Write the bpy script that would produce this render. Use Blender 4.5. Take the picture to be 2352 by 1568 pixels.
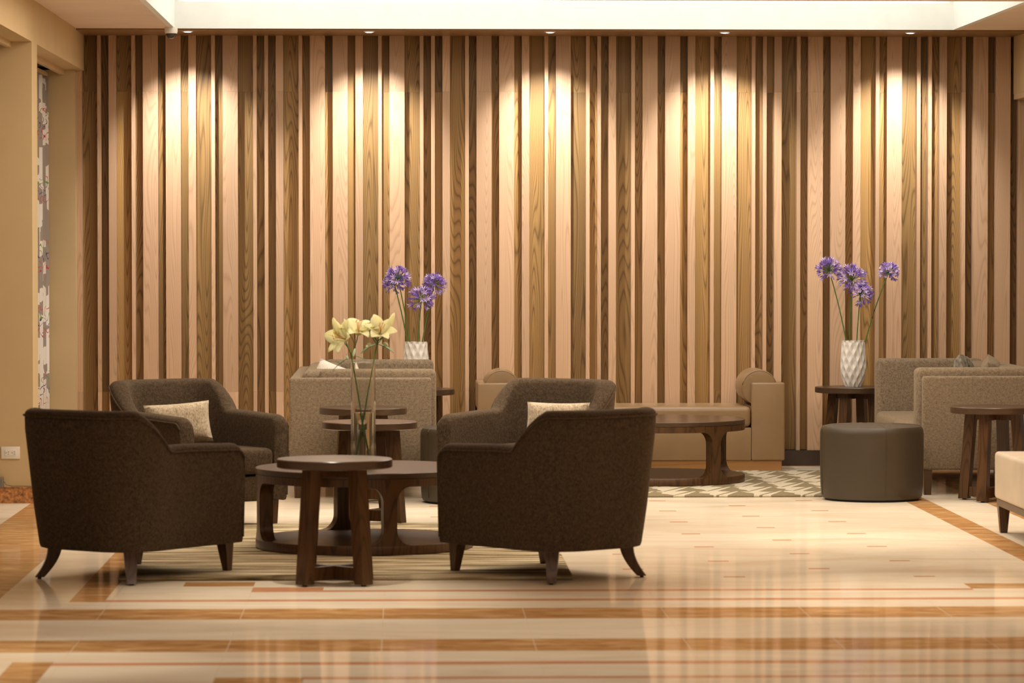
import bpy, bmesh, math, random
from mathutils import Vector, Matrix
for o in list(bpy.data.objects): bpy.data.objects.remove(o)
S = bpy.context.scene; C = S.collection
PI = math.pi; R = math.radians
# ---------------------------------------------------------------- camera
cam = bpy.data.cameras.new('camera'); cam.sensor_width = 36; cam.lens = 36*8000/2352
cam.clip_end = 200; cam.dof.use_dof = True; cam.dof.focus_distance = 23.5; cam.dof.aperture_fstop = 4.8
co = bpy.data.objects.new('camera', cam); C.objects.link(co)
co.location = (0, 0, 1.59); co.rotation_euler = (R(90-1.5537), 0, R(-1.8327))
S.camera = co
S.view_settings.view_transform = 'Standard'; S.view_settings.look = 'None'
S.view_settings.gamma = 1; S.view_settings.use_curve_mapping = False
S.view_settings.exposure = 0.12
# ---------------------------------------------------------------- world and lamps
w = bpy.data.worlds.new('lobby_air'); S.world = w; w.use_nodes = True
w.node_tree.nodes['Background'].inputs[0].default_value = (1.0, .88, .72, 1)
w.node_tree.nodes['Background'].inputs[1].default_value = .15
WARM = (1.0, .885, .745)
def spot(x, y, z, tx, ty, tz, power, ang, blend=1.0, size=.03, col=WARM):
    l = bpy.data.lights.new('spot_lamp', 'SPOT'); l.energy = power; l.spot_size = R(ang)
    l.spot_blend = blend; l.shadow_soft_size = size; l.color = col
    o = bpy.data.objects.new('spot_lamp', l); C.objects.link(o); o.location = (x, y, z)
    o.rotation_euler = (Vector((tx, ty, tz))-Vector((x, y, z))).to_track_quat('-Z', 'Y').to_euler()
    return o
CZ = 3.127                       # ceiling height
WY = 25.30                       # back wall line
WASH = [-1.50, -.22, 1.06, 2.30, 3.62]   # wall washers in the ceiling trim
for x in WASH:
    spot(x, 24.66, CZ-.03, x, 25.30, 2.06, 178, 80, 1.0, .02, (.95, .955, .97))
for (x, y, p, a) in [(-.45, 15.75, 260, 44), (2.25, 15.75, 280, 46), (2.6, 18.9, 200, 36), (.05, 20.4, 120, 48),
                     (-1.55, 13.35, 200, 34), (1.1, 18.0, 60, 60), (-.2, 17.3, 60, 34), (-1.1, 19.0, 70, 55), (3.6, 20.8, 110, 60), (4.0, 17.2, 90, 60),  # the one by the coffee table is added to brighten the lilies
                     (-1.2, 14.4, 75, 75), (.5, 14.4, 75, 75), (2.2, 14.4, 75, 75), (.4, 12.6, 60, 75)]:  # more unseen downlights, added to brighten the near floor
    spot(x, y, CZ-.02, x, y, 0, p, a, 1.0, .05)
spot(-.5, 15.9, CZ-.02, -.2, 18.25, 1.12, 210, 22, 1.0, .04)      # unseen accent spot added to brighten the flowers on the coffee table
# luminous panel in the top of the coffer
al = bpy.data.lights.new('coffer_lamp', 'AREA'); al.shape = 'RECTANGLE'; al.size = 5.3; al.size_y = 2.6
al.energy = 85; al.color = (1.0, .97, .90)
ao = bpy.data.objects.new('coffer_lamp', al); C.objects.link(ao); ao.location = (1.17, 23.24, 3.62)
al = bpy.data.lights.new('cove_lamp', 'AREA'); al.shape = 'RECTANGLE'; al.size = 5.3; al.size_y = .03
al.energy = 9; al.color = (1.0, .97, .90)
ao = bpy.data.objects.new('cove_lamp', al); C.objects.link(ao); ao.location = (1.17, 24.63, 3.32); ao.rotation_euler = (R(180-35), 0, 0)
# unseen fill panels added to brighten the seating group and the near floor
al = bpy.data.lights.new('seating_fill', 'AREA'); al.shape = 'RECTANGLE'; al.size = 6; al.size_y = 3.2
al.energy = 195; al.color = WARM
ao = bpy.data.objects.new('seating_fill', al); C.objects.link(ao); ao.location = (1.1, 19.9, 3.10)
al = bpy.data.lights.new('near_floor_fill', 'AREA'); al.shape = 'RECTANGLE'; al.size = 8; al.size_y = 6
al.energy = 62; al.color = WARM
ao = bpy.data.objects.new('near_floor_fill', al); C.objects.link(ao); ao.location = (1.0, 11.5, 3.10)

# ---------------------------------------------------------------- materials
def nt(name):
    m = bpy.data.materials.new(name); m.use_nodes = True; t = m.node_tree
    return m, t, t.nodes['Principled BSDF']
def N(t, typ, **kw):
    n = t.nodes.new(typ)
    for k, v in kw.items():
        if k.startswith('i_'):
            key = k[2:]; n.inputs[int(key) if key.isdigit() else key].default_value = v
        else: setattr(n, k, v)
    return n
def L(t, a, b): t.links.new(a, b)
def ramp(t, stops, interp='LINEAR'):
    r = N(t, 'ShaderNodeValToRGB'); cr = r.color_ramp; cr.interpolation = interp
    while len(cr.elements) < len(stops): cr.elements.new(.5)
    for e, (p, c) in zip(cr.elements, stops): e.position = p; e.color = (*c, 1)
    return r
def bump(t, b, h, strength=.2, dist=.01):
    bn = N(t, 'ShaderNodeBump'); bn.inputs['Strength'].default_value = strength; bn.inputs['Distance'].default_value = dist
    L(t, h, bn.inputs['Height']); L(t, bn.outputs[0], b.inputs['Normal'])
def srgb(r, g, b):
    f = lambda c: (c/255/12.92) if c/255 <= .04045 else ((c/255+.055)/1.055)**2.4
    return (f(r), f(g), f(b))
def plain(name, col, rough=.6, spec=.4, nz=0, sc=8, metal=0):
    m, t, b = nt(name); b.inputs['Roughness'].default_value = rough; b.inputs['Specular IOR Level'].default_value = spec
    b.inputs['Metallic'].default_value = metal
    tc = N(t, 'ShaderNodeTexCoord'); n = N(t, 'ShaderNodeTexNoise', i_Scale=sc, i_Detail=4.0); L(t, tc.outputs['Object'], n.inputs['Vector'])
    k = max(nz, .03)
    r = ramp(t, [(.3, tuple(c*(1-k) for c in col)), (.7, tuple(min(1, c*(1+k)) for c in col))])
    L(t, n.outputs[0], r.inputs[0]); L(t, r.outputs[0], b.inputs['Base Color'])
    return m
def grain_mat(name, c_light, c_dark, scale, lines, contrast, rough, spec=.35, stretch=.10, attr=True, axis='z', coat=0):
    """sawn wood: contour lines of a long stretched noise make cathedral grain"""
    m, t, b = nt(name); b.inputs['Roughness'].default_value = rough; b.inputs['Specular IOR Level'].default_value = spec
    if coat: b.inputs['Coat Weight'].default_value = coat; b.inputs['Coat Roughness'].default_value = .25
    tc = N(t, 'ShaderNodeTexCoord'); mp = N(t, 'ShaderNodeMapping')
    s = [1, 1, 1]; s['xyz'.index(axis)] = stretch; mp.inputs['Scale'].default_value = s
    L(t, tc.outputs['Object'], mp.inputs['Vector'])
    vec = mp.outputs[0]
    if attr:
        a = N(t, 'ShaderNodeAttribute', attribute_name='plank')
        ml = N(t, 'ShaderNodeMath', operation='MULTIPLY', i_1=57.0); L(t, a.outputs['Fac'], ml.inputs[0])
        cb = N(t, 'ShaderNodeCombineXYZ'); L(t, ml.outputs[0], cb.inputs[0]); L(t, ml.outputs[0], cb.inputs[2])
        va = N(t, 'ShaderNodeVectorMath', operation='ADD'); L(t, vec, va.inputs[0]); L(t, cb.outputs[0], va.inputs[1]); vec = va.outputs[0]
    n = N(t, 'ShaderNodeTexNoise', i_Scale=scale, i_Detail=1.2, i_Roughness=.4); L(t, vec, n.inputs['Vector'])
    m1 = N(t, 'ShaderNodeMath', operation='MULTIPLY', i_1=lines); L(t, n.outputs[0], m1.inputs[0])
    fr = N(t, 'ShaderNodeMath', operation='FRACT'); L(t, m1.outputs[0], fr.inputs[0])
    gr = ramp(t, [(0, (0, 0, 0)), (.16, (.62,)*3), (.45, (.95,)*3), (.80, (.85,)*3), (1, (.05,)*3)]); L(t, fr.outputs[0], gr.inputs[0])
    mp2 = N(t, 'ShaderNodeMapping'); s2 = [1, 1, 1]; s2['xyz'.index(axis)] = .02; mp2.inputs['Scale'].default_value = s2
    L(t, vec, mp2.inputs['Vector'])
    n2 = N(t, 'ShaderNodeTexNoise', i_Scale=220.0, i_Detail=3.0); L(t, mp2.outputs[0], n2.inputs['Vector'])
    mx = N(t, 'ShaderNodeMix', data_type='FLOAT'); mx.inputs[0].default_value = .35
    L(t, gr.outputs[0], mx.inputs[2]); L(t, n2.outputs[0], mx.inputs[3])
    cr = ramp(t, [(0, tuple(d*contrast+l*(1-contrast) for d, l in zip(c_dark, c_light))), (.85, c_light)])
    L(t, mx.outputs[0], cr.inputs[0]); out = cr.outputs[0]
    if attr:
        hs = N(t, 'ShaderNodeHueSaturation'); L(t, out, hs.inputs['Color'])
        a2 = N(t, 'ShaderNodeAttribute', attribute_name='tone'); L(t, a2.outputs['Fac'], hs.inputs['Value']); out = hs.outputs[0]
    L(t, out, b.inputs['Base Color']); bump(t, b, n2.outputs[0], .15, .002)
    return m
def fabric_mat(name, c1, c2, scale=260, mott=26, rough=.95):
    m, t, b = nt(name); b.inputs['Roughness'].default_value = rough; b.inputs['Specular IOR Level'].default_value = .12
    b.inputs['Sheen Weight'].default_value = .25; b.inputs['Sheen Roughness'].default_value = .5
    b.inputs['Sheen Tint'].default_value = (*[min(1, c*2.5) for c in c2], 1)
    tc = N(t, 'ShaderNodeTexCoord')
    n = N(t, 'ShaderNodeTexNoise', i_Scale=float(mott), i_Detail=6.0, i_Roughness=.75); L(t, tc.outputs['Object'], n.inputs['Vector'])
    mp = N(t, 'ShaderNodeMapping'); mp.inputs['Scale'].default_value = (1, 1, .35); L(t, tc.outputs['Object'], mp.inputs['Vector'])
    v = N(t, 'ShaderNodeTexNoise', i_Scale=float(scale), i_Detail=2.0); L(t, mp.outputs[0], v.inputs['Vector'])
    mx = N(t, 'ShaderNodeMix', data_type='FLOAT'); mx.inputs[0].default_value = .5
    L(t, n.outputs[0], mx.inputs[2]); L(t, v.outputs[0], mx.inputs[3])
    r = ramp(t, [(.38, c1), (.62, c2)]); L(t, mx.outputs[0], r.inputs[0]); L(t, r.outputs[0], b.inputs['Base Color'])
    bump(t, b, v.outputs[0], .35, .003)
    return m
def leather_mat(name, col, rough=.38):
    m, t, b = nt(name); b.inputs['Roughness'].default_value = rough; b.inputs['Specular IOR Level'].default_value = .5
    tc = N(t, 'ShaderNodeTexCoord'); v = N(t, 'ShaderNodeTexVoronoi', i_Scale=260.0); L(t, tc.outputs['Object'], v.inputs['Vector'])
    n = N(t, 'ShaderNodeTexNoise', i_Scale=5.0); L(t, tc.outputs['Object'], n.inputs['Vector'])
    r = ramp(t, [(.3, tuple(c*.93 for c in col)), (.7, tuple(c*1.06 for c in col))]); L(t, n.outputs[0], r.inputs[0])
    L(t, r.outputs[0], b.inputs['Base Color']); bump(t, b, v.outputs[0], .12, .002)
    return m
def stone_mat(name, c1, c2, c3, scale, refl=.30, rough=.07):
    """polished marble: diffuse stone under a constant-weight polish"""
    m, t, b = nt(name); t.nodes.remove(b); out = t.nodes['Material Output']
    tc = N(t, 'ShaderNodeTexCoord'); mp = N(t, 'ShaderNodeMapping'); mp.inputs['Scale'].default_value = (.45, 1.2, 1); L(t, tc.outputs['Object'], mp.inputs['Vector'])
    n = N(t, 'ShaderNodeTexNoise', i_Scale=scale, i_Detail=6.0, i_Roughness=.62, i_Distortion=.9); L(t, mp.outputs[0], n.inputs['Vector'])
    r = ramp(t, [(.30, c1), (.5, c2), (.70, c3)]); L(t, n.outputs[0], r.inputs[0])
    d = N(t, 'ShaderNodeBsdfDiffuse'); L(t, r.outputs[0], d.inputs['Color'])
    g = N(t, 'ShaderNodeBsdfGlossy'); g.inputs['Roughness'].default_value = rough
    g.inputs['Color'].default_value = (1, .97, .92, 1)
    lw = N(t, 'ShaderNodeLayerWeight', i_Blend=.5); mr = N(t, 'ShaderNodeMapRange', i_1=0.0, i_2=1.0, i_3=.04, i_4=refl); L(t, lw.outputs['Facing'], mr.inputs[0])
    mx = N(t, 'ShaderNodeMixShader'); L(t, mr.outputs[0], mx.inputs[0]); L(t, d.outputs[0], mx.inputs[1]); L(t, g.outputs[0], mx.inputs[2])
    L(t, mx.outputs[0], out.inputs['Surface'])
    return m
M = {}
M['front_wood'] = grain_mat('rose_ash', (.57, .355, .205), (.26, .135, .06), 6.5, 44, .50, .5, stretch=.055)
M['back_wood'] = grain_mat('olive_ash', (.43, .245, .080), (.10, .048, .013), 6.0, 50, .95, .5, stretch=.055)
M['trim_wood'] = grain_mat('trim_wood', (.30, .17, .07), (.16, .08, .03), 4.0, 9, .5, .35, attr=False, axis='x')
M['walnut'] = grain_mat('dark_walnut', (.098, .045, .015), (.024, .010, .003), 6.0, 18, .9, .32, .45, attr=False, stretch=.12)
M['walnut_top'] = grain_mat('dark_walnut_top', (.075, .042, .023), (.042, .022, .011), 5.0, 14, .6, .28, .5, attr=False, axis='x')  # top tone has some of the grazing reflection put into its colour
M['plinth_wood'] = grain_mat('oak_plinth', (.36, .18, .06), (.2, .09, .03), 5.0, 12, .7, .4, attr=False, axis='x')
M['chair_fabric'] = fabric_mat('brown_tweed', (.034, .023, .013), (.108, .075, .046), 300, 60)
M['sofa_fabric'] = fabric_mat('taupe_tweed', (.12, .088, .056), (.35, .268, .178), 420, 60)
M['pillow_fabric'] = fabric_mat('beige_weave', (.30, .235, .15), (.68, .56, .40), 200, 40)
M['white_pillow'] = fabric_mat('ivory_satin', (.62, .54, .45), (.80, .72, .62), 200, 10)
M['grey_pillow'] = fabric_mat('grey_print', (.06, .055, .045), (.36, .32, .25), 90, 30)
M['cream_leather'] = leather_mat('fawn_leather', (.30, .188, .092), .30)
M['bench_leather'] = leather_mat('cream_leather', (.60, .50, .37), .42)
M['ottoman_leather'] = leather_mat('umber_leather', (.050, .036, .019), .45)
M['paint'] = plain('ochre_paint', (.59, .43, .23), .8, .2, .03, 3)
M['paint_light'] = plain('sand_paint', (.60, .43, .25), .8, .2, .02, 3)
M['ceiling'] = plain('blush_ceiling_paint', (.83, .67, .53), .85, .2, .02, 3)
M['white'] = plain('coffer_white', (.85, .86, .82), .8, .2)
M['plastic'] = plain('white_plastic', (.80, .74, .64), .4, .5)
M['grey_plastic'] = plain('grey_plastic', (.17, .14, .10), .5, .4)
M['slot'] = plain('dark_slot', (.05, .02, .01), .6)
M['black'] = plain('black_rubber', (.012, .010, .008), .6)
M['baseboard'] = plain('dark_brown_skirting', (.055, .034, .022), .4, .4, .1, 12)
M['frame_brown'] = plain('dark_bench_frame', (.16, .11, .065), .5)
M['cream_stone'] = stone_mat('cream_marble', (.66, .53, .38), (.74, .635, .48), (.80, .72, .58), 2.2)
M['orange_stone'] = stone_mat('amber_marble', (.34, .165, .060), (.48, .26, .10), (.66, .43, .22), 9.0)
M['rose_stone'] = stone_mat('rose_marble', (.50, .22, .11), (.56, .27, .14), (.62, .32, .18), 6.0)
M['joint'] = stone_mat('stone_joint', (.45, .33, .20), (.47, .35, .22), (.5, .37, .24), 6.0, .12, .4)
M['base_stone'] = plain('amber_marble_skirting', (.45, .19, .06), .3, .5, .65, 45)
M['white_ceramic'] = plain('white_ceramic', (.84, .79, .71), .35, .5)
M['stem'] = plain('green_stem', (.09, .20, .035), .5)
M['leaf'] = plain('green_leaf', (.07, .22, .05), .45)
M['lily'] = plain('lily_petal', (.95, .90, .58), .6, .2, .08, 20)
def petal_mat(name, col):
    m = plain(name, col, .6, .2, .06, 20); t = m.node_tree; b = t.nodes['Principled BSDF']; out = t.nodes['Material Output']
    tr = N(t, 'ShaderNodeBsdfTranslucent'); tr.inputs['Color'].default_value = (*col, 1)
    mx = N(t, 'ShaderNodeMixShader', i_0=.42); L(t, b.outputs[0], mx.inputs[1]); L(t, tr.outputs[0], mx.inputs[2]); L(t, mx.outputs[0], out.inputs['Surface'])
    return m
M['lily'] = petal_mat('lily_petal', (.97, .93, .60))
M['lily_bud'] = plain('lily_bud', (.76, .80, .58), .5, .2, .08, 20)
M['anther'] = plain('orange_anther', (.62, .22, .03), .6)
M['violet'] = plain('violet_petal', (.27, .16, .55), .6, .2, .2, 60)
M['lilac'] = plain('lilac_petal', (.66, .52, .80), .6, .2, .1, 60)
M['chrome'] = plain('smoked_dome', (.05, .04, .035), .12, .6)
def emis(name, col, st):
    m, t, b = nt(name); b.inputs['Base Color'].default_value = (*col, 1); b.inputs['Emission Color'].default_value = (*col, 1); b.inputs['Emission Strength'].default_value = st; return m
M['lens'] = emis('lamp_lens', (.80, .82, 1.0), 8)
def glass():
    m, t, b = nt('clear_glass'); b.inputs['Base Color'].default_value = (.97, .96, .93, 1); b.inputs['Roughness'].default_value = .01
    b.inputs['Transmission Weight'].default_value = 1; b.inputs['IOR'].default_value = 1.45; return m
M['glass'] = glass()
def water():
    m, t, b = nt('vase_water'); b.inputs['Base Color'].default_value = (.93, .93, .86, 1); b.inputs['Roughness'].default_value = 0
    b.inputs['Transmission Weight'].default_value = 1; b.inputs['IOR'].default_value = 1.33; return m
M['water'] = water()
def rug_stripe():
    m, t, b = nt('striped_wool'); b.inputs['Roughness'].default_value = 1; b.inputs['Specular IOR Level'].default_value = .05
    tc = N(t, 'ShaderNodeTexCoord'); mp = N(t, 'ShaderNodeMapping'); mp.inputs['Scale'].default_value = (1.0, 21, 1); L(t, tc.outputs['Object'], mp.inputs['Vector'])
    n = N(t, 'ShaderNodeTexNoise', i_Scale=1.0, i_Detail=3.0, i_Roughness=.7); L(t, mp.outputs[0], n.inputs['Vector'])
    r = ramp(t, [(.38, (.10, .07, .028)), (.46, (.26, .19, .09)), (.52, (.56, .45, .28)), (.62, (.74, .64, .45))]); L(t, n.outputs[0], r.inputs[0])
    L(t, r.outputs[0], b.inputs['Base Color'])
    n2 = N(t, 'ShaderNodeTexNoise', i_Scale=160.0); L(t, tc.outputs['Object'], n2.inputs['Vector']); bump(t, b, n2.outputs[0], .6, .01)
    return m
M['rug_stripe'] = rug_stripe()
def rug_leaf():
    m, t, b = nt('patterned_wool'); b.inputs['Roughness'].default_value = 1; b.inputs['Specular IOR Level'].default_value = .05
    tc = N(t, 'ShaderNodeTexCoord'); sp = N(t, 'ShaderNodeSeparateXYZ'); L(t, tc.outputs['Object'], sp.inputs[0])
    def ma(op, a, bb=None, c=None):
        n = N(t, 'ShaderNodeMath', operation=op)
        for i, v in enumerate((a, bb, c)):
            if v is None: continue
            if isinstance(v, (int, float)): n.inputs[i].default_value = v
            else: L(t, v, n.inputs[i])
        return n.outputs[0]
    wn_ = N(t, 'ShaderNodeTexNoise', i_Scale=7.0, i_Detail=1.0); L(t, tc.outputs['Object'], wn_.inputs['Vector'])
    x = ma('ADD', sp.outputs[0], ma('MULTIPLY', ma('SUBTRACT', wn_.outputs[0], .5), .08)); y = ma('ADD', sp.outputs[1], ma('MULTIPLY', ma('SUBTRACT', wn_.outputs[0], .5), .22))
    row = ma('DIVIDE', y, .40); b1 = ma('FRACT', row); rf = ma('FLOOR', row)
    a = ma('FRACT', ma('ADD', ma('DIVIDE', ma('ADD', x, ma('MULTIPLY', y, -.30)), .275), ma('MULTIPLY', rf, .5)))
    w1 = ma('MULTIPLY', ma('SUBTRACT', 1.05, b1), .72)
    d1 = ma('LESS_THAN', a, w1)
    d2 = ma('MULTIPLY', ma('GREATER_THAN', a, ma('ADD', .72, ma('MULTIPLY', b1, .10))), ma('LESS_THAN', a, ma('ADD', .78, ma('MULTIPLY', b1, .16))))
    dd = ma('MAXIMUM', d1, d2)
    n = N(t, 'ShaderNodeTexNoise', i_Scale=90.0, i_Detail=4.0); L(t, tc.outputs['Object'], n.inputs['Vector'])
    mx = N(t, 'ShaderNodeMix', data_type='RGBA'); L(t, dd, mx.inputs[0])
    mx.inputs[6].default_value = (.78, .68, .50, 1); mx.inputs[7].default_value = (.33, .265, .155, 1)
    m2 = N(t, 'ShaderNodeMix', data_type='RGBA', blend_type='MULTIPLY'); m2.inputs[0].default_value = .4; L(t, mx.outputs[2], m2.inputs[6]); L(t, n.outputs[0], m2.inputs[7])
    L(t, m2.outputs[2], b.inputs['Base Color']); bump(t, b, n.outputs[0], .6, .01)
    return m
M['rug_leaf'] = rug_leaf()
def curtain_mat():
    m, t, b = nt('printed_voile'); b.inputs['Roughness'].default_value = .9
    tc = N(t, 'ShaderNodeTexCoord'); mp = N(t, 'ShaderNodeMapping'); mp.inputs['Scale'].default_value = (1, 3.2, 4.4); L(t, tc.outputs['Object'], mp.inputs['Vector'])
    v = N(t, 'ShaderNodeTexVoronoi', i_Scale=1.6, distance='MANHATTAN'); L(t, mp.outputs[0], v.inputs['Vector'])
    sp = N(t, 'ShaderNodeSeparateColor'); L(t, v.outputs['Color'], sp.inputs[0])
    r = ramp(t, [(0, (.34, .29, .24)), (.45, (.48, .42, .35)), (.46, (.82, .76, .68)), (1, (.88, .84, .78))], 'CONSTANT'); L(t, sp.outputs[0], r.inputs[0])
    # coloured sprigs repeating up the cloth
    ox = N(t, 'ShaderNodeSeparateXYZ'); L(t, tc.outputs['Object'], ox.inputs[0])
    ml = N(t, 'ShaderNodeMath', operation='DIVIDE', i_1=.47); L(t, ox.outputs[2], ml.inputs[0])
    f = N(t, 'ShaderNodeMath', operation='FRACT'); L(t, ml.outputs[0], f.inputs[0])
    band = N(t, 'ShaderNodeMath', operation='LESS_THAN', i_1=.50); L(t, f.outputs[0], band.inputs[0])
    nn = N(t, 'ShaderNodeTexNoise', i_Scale=9.0, i_Detail=1.0); L(t, tc.outputs['Object'], nn.inputs['Vector'])
    q = N(t, 'ShaderNodeMath', operation='MULTIPLY', i_1=7.0); L(t, nn.outputs[0], q.inputs[0]); q2 = N(t, 'ShaderNodeMath', operation='FRACT'); L(t, q.outputs[0], q2.inputs[0])
    th = N(t, 'ShaderNodeMath', operation='LESS_THAN', i_1=.13); L(t, q2.outputs[0], th.inputs[0])
    mk = N(t, 'ShaderNodeMath', operation='MULTIPLY'); L(t, th.outputs[0], mk.inputs[0]); L(t, band.outputs[0], mk.inputs[1])
    rc = ramp(t, [(0, (.55, .04, .05)), (.16, (.08, .05, .22)), (.30, (.16, .30, .06)), (.42, (.60, .10, .06)), (.5, (.2, .3, .05))], 'CONSTANT'); L(t, f.outputs[0], rc.inputs[0])
    mx = N(t, 'ShaderNodeMix', data_type='RGBA'); L(t, mk.outputs[0], mx.inputs[0]); L(t, r.outputs[0], mx.inputs[6]); L(t, rc.outputs[0], mx.inputs[7])
    L(t, mx.outputs[2], b.inputs['Base Color'])
    return m
M['curtain'] = curtain_mat()

# ---------------------------------------------------------------- mesh helpers
def obj(name, bm, mat, parent=None, loc=None, smooth=True, rot=None):
    me = bpy.data.meshes.new(name); bmesh.ops.recalc_face_normals(bm, faces=bm.faces); bm.to_mesh(me); bm.free()
    for m in (mat if isinstance(mat, (list, tuple)) else [mat]): me.materials.append(m)
    if smooth:
        for p in me.polygons: p.use_smooth = True
        me.set_sharp_from_angle(angle=R(38))
    o = bpy.data.objects.new(name, me); C.objects.link(o)
    if parent: o.parent = parent
    if loc: o.location = loc
    if rot: o.rotation_euler = rot
    return o
def thing(name, label, cat, loc=(0, 0, 0), rz=0, group=None):
    o = bpy.data.objects.new(name, None); C.objects.link(o); o.empty_display_size = .1
    o.location = loc; o.rotation_euler = (0, 0, rz); tag(o, label, cat, group); return o
def tag(o, label, cat, group=None):
    o['label'] = label; o['category'] = cat
    if group: o['group'] = group
    return o
def struct(name, bm, mat, smooth=False):
    o = obj(name, bm, mat, smooth=smooth); o['kind'] = 'structure'; return o
def dup(root, loc, rz, label):
    r = root.copy(); C.objects.link(r); r.location = loc; r.rotation_euler = (0, 0, rz); r['label'] = label
    for ch in list(root.children):
        c = ch.copy(); C.objects.link(c); c.parent = r
        for g in list(ch.children):
            d = g.copy(); C.objects.link(d); d.parent = c
    return r
def box(bm, x0, x1, y0, y1, z0, z1, mi=0, mat=None):
    vs = [bm.verts.new(p) for p in ((x0, y0, z0), (x1, y0, z0), (x1, y1, z0), (x0, y1, z0), (x0, y0, z1), (x1, y0, z1), (x1, y1, z1), (x0, y1, z1))]
    if mat:
        for v in vs: v.co = mat @ v.co
    fs = []
    for q in ((0, 3, 2, 1), (4, 5, 6, 7), (0, 1, 5, 4), (1, 2, 6, 5), (2, 3, 7, 6), (3, 0, 4, 7)):
        f = bm.faces.new([vs[i] for i in q]); f.material_index = mi; fs.append(f)
    return vs, fs
def rbox(x0, x1, y0, y1, z0, z1, r=.02, seg=3, bm=None):
    """box with rounded edges"""
    bm2 = bmesh.new(); box(bm2, x0, x1, y0, y1, z0, z1)
    bmesh.ops.bevel(bm2, geom=bm2.edges[:], offset=r, segments=seg, profile=.5, affect='EDGES')
    if bm is None: return bm2
    me = bpy.data.meshes.new('t'); bm2.to_mesh(me); bm2.free(); bm.from_mesh(me); bpy.data.meshes.remove(me); return bm
def puff(x, y, z, r, crown=.03, seg=10):
    """upholstered cushion: superellipsoid box x*y*z with a crowned top"""
    bm = bmesh.new(); n = 20; m = 14
    def se(a, e): return math.copysign(abs(math.cos(a))**e, math.cos(a)), math.copysign(abs(math.sin(a))**e, math.sin(a))
    rows = []
    for i in range(1, m):
        ph = -PI/2+PI*i/m; cz, sz = se(ph, .35 if r < .5 else .6)
        row = []
        for j in range(n*2):
            th = PI*j/n; cx, sy = se(th, .28)
            row.append(bm.verts.new((x/2*cx*cz, y/2*sy*cz, z/2*sz + (crown*(1-cx*cx*.9)*(1-sy*sy*.9) if sz > 0 else 0)*cz*0)))
        rows.append(row)
    for a, b in zip(rows, rows[1:]):
        for j in range(2*n): bm.faces.new((a[j], a[(j+1) % (2*n)], b[(j+1) % (2*n)], b[j]))
    bm.faces.new(rows[0][::-1]); bm.faces.new(rows[-1])
    return bm
def pillow(w, h, d):
    """scatter cushion standing in the XZ plane: four pinched corners"""
    bm = bmesh.new(); n = 14; g = {}
    for s in (1, -1):
        for i in range(n+1):
            for j in range(n+1):
                u, v = -1+2*i/n, -1+2*j/n
                edge = (i in (0, n) or j in (0, n))
                if edge and s == -1: g[(s, i, j)] = g[(1, i, j)]; continue
                t = max(0, (1-u**4)*(1-v**4))**.5
                pin = 1-.07*(1-abs(u*v)) if False else 1
                x = w/2*u*(1-.06*(1-v*v)); z = h/2*v*(1-.06*(1-u*u))
                g[(s, i, j)] = bm.verts.new((x, s*d/2*t, z))
        for i in range(n):
            for j in range(n): bm.faces.new((g[(s, i, j)], g[(s, i+1, j)], g[(s, i+1, j+1)], g[(s, i, j+1)]))
    return bm
def tube(bm, pts, rad, seg=8, cap=True, mi=0):
    pts = [Vector(p) for p in pts]; rr = rad if isinstance(rad, (list, tuple)) else [rad]*len(pts); rings = []
    up = Vector((0, 0, 1))
    for i, p in enumerate(pts):
        d = (pts[min(i+1, len(pts)-1)]-pts[max(i-1, 0)]).normalized()
        a = d.cross(up if abs(d.z) < .95 else Vector((1, 0, 0))).normalized(); b = d.cross(a).normalized()
        rings.append([bm.verts.new(p+rr[i]*(math.cos(2*PI*k/seg)*a+math.sin(2*PI*k/seg)*b)) for k in range(seg)])
    for r0, r1 in zip(rings, rings[1:]):
        for k in range(seg):
            f = bm.faces.new((r0[k], r0[(k+1) % seg], r1[(k+1) % seg], r1[k])); f.material_index = mi
    if cap:
        f = bm.faces.new(rings[0][::-1]); f.material_index = mi; f = bm.faces.new(rings[-1]); f.material_index = mi
def lathe(bm, prof, seg=48, cx=0, cy=0, ax='z'):
    rings = []
    for (r, z) in prof:
        if ax == 'z': rings.append([bm.verts.new((cx+r*math.cos(2*PI*k/seg), cy+r*math.sin(2*PI*k/seg), z)) for k in range(seg)])
        else: rings.append([bm.verts.new((cx+r*math.cos(2*PI*k/seg), z, cy+r*math.sin(2*PI*k/seg))) for k in range(seg)])
    for r0, r1 in zip(rings, rings[1:]):
        for k in range(seg): bm.faces.new((r0[k], r0[(k+1) % seg], r1[(k+1) % seg], r1[k]))
    bm.faces.new(rings[0][::-1]); bm.faces.new(rings[-1])
    return bm
def loft(bm, secs, cap=True):
    rs = [[bm.verts.new(p) for p in s] for s in secs]; n = len(rs[0])
    for a, b in zip(rs, rs[1:]):
        for k in range(n): bm.faces.new((a[k], a[(k+1) % n], b[(k+1) % n], b[k]))
    if cap: bm.faces.new(rs[0][::-1]); bm.faces.new(rs[-1])

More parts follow.
